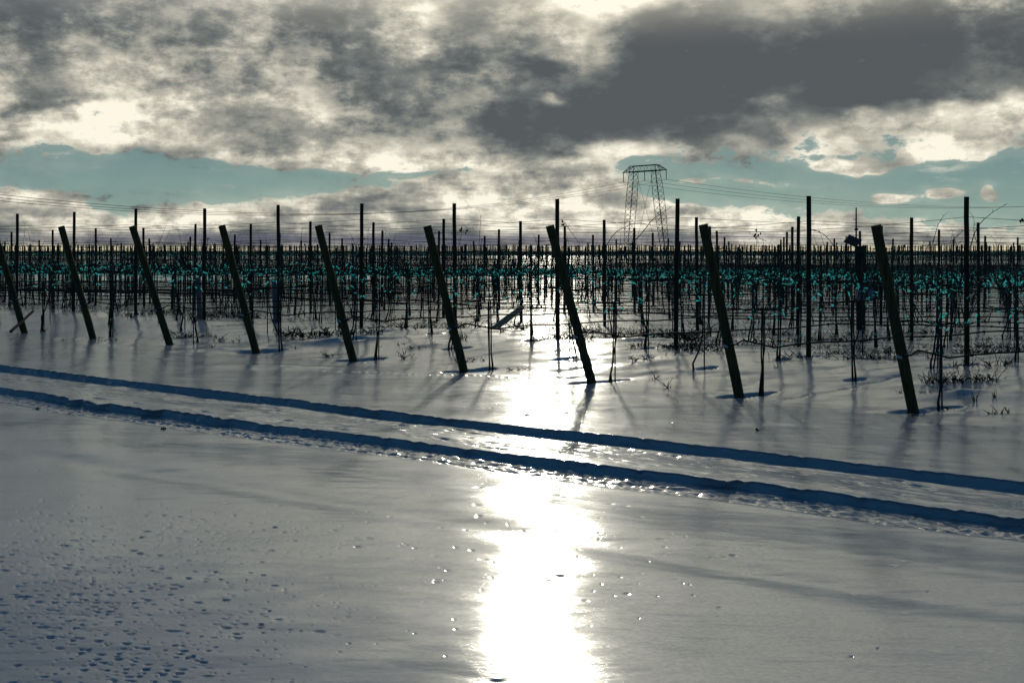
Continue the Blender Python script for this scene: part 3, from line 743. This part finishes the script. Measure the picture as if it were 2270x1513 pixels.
mb = MB(); mb.box((-.04, -.194, bz), (.02, .004, .1)); mb.box((-.04, -.14, bz+.175), (.085, .06, .008)); mb.box((.17, -.14, bz+.175), (.085, .06, .008)); ob('box_trim', mb.mesh('box_trim', M_post), EB)
# ------------------------------------------------------------------ pylon and its lines
Dp = 420.0
C0 = px2(1430, 0, Dp); gzp = gz(C0.x, Dp)
bd = Vector((.66, -.75, 0)).normalized()    # along the crossbar, towards the viewer on the right
py = empty('power_pylon', (C0.x, Dp, gzp)); tag(py, 'steel lattice power pylon with two splayed legs and a trapezoid crossbar on the horizon', 'pylon')
def h_at(y): return (HY-y)/F*Dp+EYE-gzp
def solve(xp):          # offset s along bar direction so that it is seen at picture column xp
    m = (xp-CX)/F; return (m*Dp-C0.x)/(bd.x-m*bd.y)
zb = h_at(379.5); zt = h_at(366.8)
sL, sR = solve(1381), solve(1478); sl1, sr1 = solve(1405), solve(1453)
def B(s, z, w=0): 
    n = Vector((-bd.y, bd.x, 0)); return bd*s+n*w+Vector((0, 0, z))
mb = MB(); R = .11; wd = .9
s2, s3 = solve(1400), solve(1457)
for w in (-wd, wd):
    mb.bar(B(sL, zb, 0), B(sl1-1.5, zb, w), R*1.1); mb.bar(B(sl1-1.5, zb, w), B(sr1+1.5, zb, w), R*1.5); mb.bar(B(sr1+1.5, zb, w), B(sR, zb, 0), R*1.1)
    mb.bar(B(sL, zb, 0), B(s2, zt, w), R*.9); mb.bar(B(s2, zt, w), B(s3, zt, w), R); mb.bar(B(s3, zt, w), B(sR, zb, 0), R*.9)
    n = 8
    for i in range(n):
        a0 = s2+(s3-s2)*i/n; a1 = s2+(s3-s2)*(i+1)/n
        mb.bar(B(a0, zb if i % 2 else zt, w), B(a1, zt if i % 2 else zb, w), .06)
    mb.bar(B(s2, zb, w), B(s2, zt, w), .1); mb.bar(B(s3, zb, w), B(s3, zt, w), .1)
    mb.bar(B((sL+s2)/2, zb, w*.5), B(s2, zt, w), .07); mb.bar(B((sR+s3)/2, zb, w*.5), B(s3, zt, w), .07)
    mb.bar(B((sL+s2)/2, zb, w*.5), B((sL+s2)/2, (zb+zt)/2, w*.5), .06); mb.bar(B((sR+s3)/2, zb, w*.5), B((sR+s3)/2, (zb+zt)/2, w*.5), .06)
for i in range(7): 
    a0 = s2+(s3-s2)*i/6; mb.bar(B(a0, zb, -wd), B(a0, zb, wd), .07); mb.bar(B(a0, zt, -wd), B(a0, zt, wd), .06)
XB = ob('crossbar', mb.mesh('crossbar', M_steel), py)
for (st, sb) in ((sl1, solve(1390)), (sr1, solve(1476))):
    mb = MB(); n = 15; wt, wb = 1.25, 1.0
    def Q(i, a, b, st=st, sb=sb):
        f = i/n; wq = (.75+.55*math.sin(math.pi*min(1, (1-f)*.9+.1)**.8))
        s = sb+(st-sb)*f; return B(s+a*wq, zb*f-.5*(1-f), b*wq)
    for a in (-1, 1):
        for b in (-1, 1):
            for i in range(n): mb.bar(Q(i, a, b), Q(i+1, a, b), .08)
    for b in (-1, 1):
        for i in range(n):
            mb.bar(Q(i, -1, b), Q(i+1, 1, b), .06); mb.bar(Q(i, 1, b), Q(i+1, -1, b), .06)
            mb.bar(Q(i, b, -1), Q(i+1, b, 1), .06)
    for i in range(0, n+1, 5):
        for b in (-1, 1): mb.bar(Q(i, -1, b), Q(i, 1, b), .08)
    ob('leg', mb.mesh('leg', M_steel), py)
mb = MB(); s0, s1 = solve(1402), solve(1462)
mb.tube([B(sl1+1, zb), B(solve(1458), 1)], .045, 4); mb.tube([B(sr1-1, zb), B(solve(1406), 1)], .045, 4); ob('stay_cable', mb.mesh('stay_cable', M_steel), py)
zi = zb-(h_at(383)-h_at(404)); ats = []
sM = solve(1429)
for s in (sL+.2, sM, sR-.2):
    mb = MB(); L = zb-zi; pts = [B(s, zb-L*g/14) for g in range(15)]; mb.tube(pts, [.16 if g % 2 else .08 for g in range(15)], 8)
    ob('insulator', mb.mesh('insulator', M_ins), XB); ats.append(B(s, zi)+Vector((C0.x, Dp, gzp)))
ld = Vector((-bd.y, bd.x, 0))      # line direction, away from the viewer to the right
cab = 0
for i, a in enumerate(ats):
    pts = []
    for g in range(-40, 41):
        f = g/40; span = 300
        sag = 14.3 if f < 0 else 4.5
        q = abs(f); pts.append(a+ld*span*f-Vector((0, 0, 4*sag*q*(1-q))))
    mb = MB(); mb.tube(pts, [.035+.025*min(1, abs(g)/40*1.2 if g < 0 else .6) for g in range(-40, 41)], 5, False)
    o = ob('power_line', mb.mesh('power_line', M_steel)); tag(o, f'thin sagging power line hung from the {["left", "middle", "right"][i]} insulator of the pylon', 'cable', 'power lines crossing the sky')
# ------------------------------------------------------------------ sky
SUN_AZ = math.atan2(1222-CX, F); SUN_EL = math.radians(14.3)
w = bpy.data.worlds.new('World'); scn.world = w; w.use_nodes = True; nt = w.node_tree; N = nt.nodes; Lk = nt.links
for n in list(N): N.remove(n)
out = N.new('ShaderNodeOutputWorld'); bg = N.new('ShaderNodeBackground'); Lk.new(bg.outputs[0], out.inputs[0]); bg.inputs['Strength'].default_value = .1
class S:
    def __init__(s, k): s.k = k
    @staticmethod
    def m(op, *a, clamp=False):
        n = N.new('ShaderNodeMath'); n.operation = op; n.use_clamp = clamp
        for i, v in enumerate(a):
            if isinstance(v, S): Lk.new(v.k, n.inputs[i])
            else: n.inputs[i].default_value = v
        return S(n.outputs[0])
    def __add__(s, o): return S.m('ADD', s, o)
    __radd__ = __add__
    def __sub__(s, o): return S.m('SUBTRACT', s, o)
    def __rsub__(s, o): return S.m('SUBTRACT', o, s)
    def __mul__(s, o): return S.m('MULTIPLY', s, o)
    __rmul__ = __mul__
    def __truediv__(s, o): return S.m('DIVIDE', s, o)
def sstep(x, a, b):
    n = N.new('ShaderNodeMapRange'); n.interpolation_type = 'SMOOTHSTEP'; Lk.new(x.k, n.inputs['Value']); n.inputs['From Min'].default_value = a; n.inputs['From Max'].default_value = b
    return S(n.outputs[0])
def comb(x, y, z):
    n = N.new('ShaderNodeCombineXYZ')
    for i, v in enumerate((x, y, z)):
        if isinstance(v, S): Lk.new(v.k, n.inputs[i])
        else: n.inputs[i].default_value = v
    return n.outputs[0]
def noise(vec, scale, det=6, rough=.55, dist=0.):
    n = N.new('ShaderNodeTexNoise'); Lk.new(vec, n.inputs['Vector']); n.inputs['Scale'].default_value = scale; n.inputs['Detail'].default_value = det
    n.inputs['Roughness'].default_value = rough; n.inputs['Distortion'].default_value = dist; return S(n.outputs['Fac'])
tc = N.new('ShaderNodeTexCoord'); sp = N.new('ShaderNodeSeparateXYZ'); Lk.new(tc.outputs['Generated'], sp.inputs[0])
x, y, z = S(sp.outputs[0]), S(sp.outputs[1]), S(sp.outputs[2])
r = S.m('SQRT', x*x+y*y); A = S.m('ARCTAN2', x, y); E = z/S.m('MAXIMUM', r, .001)
Ep = S.m('MAXIMUM', E, 0.0)
iv = 1.0/1.0
pz = Ep+.085
plane = comb(x/pz, y/pz, 0.0)
ball = comb(A*1.0, Ep*1.45, 0.0)
w1 = noise(comb(A*1.0+3.0, Ep*2.0, 0.0), 9, 3)-.5
w2 = noise(comb(A*1.0-5.0, Ep*2.0, 2.0), 9, 3)-.5
Aw = A+w1*.16; Ew = Ep+w2*.07*sstep(Ep, .0, .12)+w2*.012
Pv = comb(Aw, Ew, 0.0)
def blob(px_, py_, sx, sy, amp, rot=0):       # soft patch centred on a compass direction and height
    a0 = math.atan((px_-CX)/F); e0 = (HY-py_)/F*math.cos(a0); kx = F/sx; ky = F/sy
    v = N.new('ShaderNodeVectorMath'); v.operation = 'MULTIPLY_ADD'; Lk.new(Pv, v.inputs[0]); v.inputs[1].default_value = (kx, ky, 0); v.inputs[2].default_value = (-a0*kx, -e0*ky, 0)
    l = N.new('ShaderNodeVectorMath'); l.operation = 'LENGTH'; Lk.new(v.outputs[0], l.inputs[0])
    n = N.new('ShaderNodeMapRange'); n.interpolation_type = 'SMOOTHSTEP'; Lk.new(l.outputs['Value'], n.inputs['Value'])
    n.inputs['From Min'].default_value = 1.75; n.inputs['From Max'].default_value = 0; n.inputs['To Min'].default_value = 0; n.inputs['To Max'].default_value = amp
    return S(n.outputs[0])
n1 = noise(plane, 1.5, 6, .58, .0); n2 = noise(ball, 12, 8, .58, .0); n2u = noise(comb(A+(SUN_AZ-A)*.03, Ep*1.45+.022, 0.0), 12, 5, .58, .0); n4 = noise(comb(A+4.0, Ep*1.7, 1.0), 46, 4, .65, 0.); n3 = noise(comb(A+9.0, Ep*5.5, 0.0), 13, 5, .6, 0.)
hi = sstep(Ep, .02, .09)
tex = (n1-.5)*.35+(n2-.5)*1.55+(n4-.5)*.75
# coverage
C = 1.15+tex*.55
for b in [(180, 412, 400, 48, -1.45), (560, 392, 300, 30, -1.3, .05), (950, 375, 130, 12, -.8), (1960, 395, 400, 80, -1.6, .05), (2300, 420, 260, 90, -1.3), (1520, 405, 170, 26, -1.0, -.12), (1640, 440, 150, 18, -.8), (1390, 385, 60, 10, -.7), (1440, 420, 70, 9, -.9),
          (60, 440, 110, 26, 1.6), (1920, 352, 60, 24, 2.1), (1940, 434, 40, 15, 2.2), (2048, 428, 46, 17, 2.2), (2178, 430, 46, 27, 2.3), (2170, 330, 110, 34, 1.5), (1580, 398, 70, 12, 1.1), (1690, 408, 60, 14, 1.0), (1330, 190, 1, 1, 0)]:
    C = C+blob(*b)
C = C+(n3-.5)*.9+(n4-.5)*1.9
C = C*(1-sstep(Ep, .45, .9)*.45)
cover = S.m('MAXIMUM', sstep(C, .30, .78), sstep(C, -1.2, .9)*.16)
# thickness (0 lit edge .. 1 dark belly)
crisp = sstep(n2+(n4-.5)*.30+(n1-.5)*.25, .43, .57)-.5
K = .45+crisp*.26+tex*1.7*(1-.72*S.m('MINIMUM', blob(1650, 170, 600, 170, 1.2), 1.0))
for b in [(1500, 200, 480, 125, .62, .06), (1480, 275, 330, 55, .30), (2050, 95, 520, 115, .60), (1750, 150, 360, 90, .25), (1150, 250, 230, 75, .35), (1020, 90, 130, 80, .35), (330, 70, 240, 55, .32), (620, 130, 180, 60, .2), (740, 40, 140, 60, .2), (860, 270, 200, 40, .25), (500, 190, 160, 40, .15), (100, 312, 120, 15, .35), (90, 215, 110, 12, .3),
          (1420, -12, 190, 38, -.9), (1240, 72, 120, 40, -.35), (530, 80, 90, 62, -.42, -.5), (900, 70, 70, 70, -.4), (840, 0, 190, 35, -.45), (160, 170, 200, 80, -.15), (300, 260, 460, 45, -.28), (1010, 165, 80, 22, -.5, -.2), (1010, 225, 60, 30, -.4), (860, 205, 60, 40, -.35), (1195, 207, 52, 17, -.85), (1100, 352, 560, 22, -.48), (560, 315, 420, 26, -.30), (2000, 268, 340, 34, -.65, .13), (1750, 320, 170, 28, -.6, .3), (2200, 235, 160, 26, -.35), (2150, 330, 130, 40, -.5), (1250, 450, 760, 60, -.42), (1900, 500, 500, 26, -.3), (2000, 210, 420, 26, .25), (250, 490, 700, 20, -.35), (2020, 410, 300, 70, -.5), (150, 300, 400, 50, -.16), (330, 200, 260, 60, -.12), (60, 440, 110, 30, -.3)]:
    K = K+blob(*b)
low = 1-sstep(Ep, .035, .085)
K = K+(n3-.5)*1.9*(low*.75+.12)
offaz = sstep(SUN_AZ-A, .06, .34)
K = K+sstep(Ep, .19, .28)*(.02+.30*offaz)
K = K+(n2u-n2)*2.2*sstep(Ep, .03, .09)
K = K*.72+.16
cr = N.new('ShaderNodeValToRGB'); Lk.new(K.k, cr.inputs[0]); e = cr.color_ramp.elements
cols = [(0.0, (.80, .755, .63)), (.12, (.61, .575, .475)), (.27, (.44, .42, .35)), (.45, (.29, .285, .245)), (.66, (.155, .165, .157)), (.85, (.098, .108, .110)), (1.0, (.078, .086, .092))]
e[0].position, e[0].color = cols[0][0], (*cols[0][1], 1); e[1].position, e[1].color = cols[-1][0], (*cols[-1][1], 1)
for p_, c_ in cols[1:-1]: q = e.new(p_); q.color = (*c_, 1)
def vmul(src, f):
    n = N.new('ShaderNodeVectorMath'); n.operation = 'SCALE'; Lk.new(src, n.inputs[0])
    if isinstance(f, S): Lk.new(f.k, n.inputs['Scale'])
    else: n.inputs['Scale'].default_value = f
    return n.outputs[0]
def mixc(f, a, b):
    n = N.new('ShaderNodeMix'); n.data_type = 'RGBA'; Lk.new(f.k, n.inputs['Factor'])
    for nm, v in (('A', a), ('B', b)):
        if isinstance(v, tuple): n.inputs[nm].default_value = (*v, 1)
        else: Lk.new(v, n.inputs[nm])
    return n.outputs['Result']
cloud = vmul(cr.outputs[0], 10.0)
cloud = mixc(sstep(Ep, .15, .27)*offaz*.92, cloud, (.42, .72, 1.15))
front = S.m('MAXIMUM', S.m('COSINE', A-SUN_AZ), 0.0)
# clouds away from the sun are lit less from behind: cooler and dimmer
glow = S.m('EXPONENT', ((A-SUN_AZ)*(A-SUN_AZ)*6.0+(E-.28)*(E-.28)*45.0)*-1.0)*sstep(Ep, .16, .26)
cloud = mixc(S.m('MINIMUM', glow*.8, 1.0), cloud, (10.5, 9.7, 7.6))
dome = S.m('MAXIMUM', sstep(Ep, .45, 1.1), 1-sstep(front, .1, .75))
cloud = mixc(dome, cloud, (.05, .33, .72))
sky = N.new('ShaderNodeTexSky'); sky.sky_type = 'NISHITA'; sky.sun_disc = False; sky.sun_elevation = SUN_EL; sky.sun_rotation = SUN_AZ; sky.air_density = 1.2; sky.dust_density = .6; sky.ozone_density = 2.5
tint = N.new('ShaderNodeMix'); tint.data_type = 'RGBA'; tint.blend_type = 'MULTIPLY'; tint.inputs['Factor'].default_value = 1; Lk.new(sky.outputs[0], tint.inputs['A']); tint.inputs['B'].default_value = (.10, .16, .17, 1)
clear = mixc(sstep(Ep, .01, .13), (2.1, 3.1, 2.85), (.92, 1.75, 2.0))
clear = mixc(sstep(Ep, .18, .45), clear, (.25, .55, 1.1))
clear = mixc(S.m('MULTIPLY', 1.0, .12), clear, tint.outputs['Result'])
cover = S.m('MAXIMUM', cover, sstep(n3+(n4-.5)*.3, .52, .72)*.42)
base = mixc(cover, clear, cloud)
# purple cloud bank low over the horizon, bright strip under it
bank = sstep(Ep+(n3-.5)*.010, .0035, .008)*(1-sstep(Ep+(n3-.5)*.012, .012, .021))*(blob(1050, 530, 620, 90, 1.15)+blob(250, 522, 380, 14, .7)+blob(1950, 518, 400, 8, .5))
bank = S.m('MINIMUM', bank*.75, .8)
base = mixc(bank, base, (.98, 1.0, 1.42))
strip = (1-sstep(Ep, .003, .009))
base = mixc(strip*sstep(front, .3, .9)*.8*(1-S.m('MINIMUM', blob(900, 560, 420, 60, .75), 1.0)), base, (9.5, 8.2, 5.2))
Lk.new(base, bg.inputs[0])
# ------------------------------------------------------------------ sun
sl = bpy.data.lights.new('sun', 'SUN'); sl.energy = .68; sl.angle = math.radians(1.5); sl.color = (1, .93, .80); so = ob('sun', sl)
dirv = Vector((math.sin(SUN_AZ)*math.cos(SUN_EL), math.cos(SUN_AZ)*math.cos(SUN_EL), math.sin(SUN_EL)))
so.rotation_euler = dirv.to_track_quat('Z', 'Y').to_euler()
# ------------------------------------------------------------------ camera
cam = bpy.data.cameras.new('camera'); co = ob('camera', cam); co.location = (0, 0, EYE); co.rotation_euler = (math.pi/2, 0, 0)
cam.sensor_width = 36; cam.lens = F/2270*36; cam.shift_y = -(756.5-HY)/2270; cam.clip_start = .05; cam.clip_end = 20000
scn.camera = co
scn.render.resolution_x = 1024; scn.render.resolution_y = 682
vs = scn.view_settings; vs.view_transform = 'Standard'; vs.look = 'None'; vs.exposure = .3; vs.gamma = 1
scn.cycles.use_denoising = True
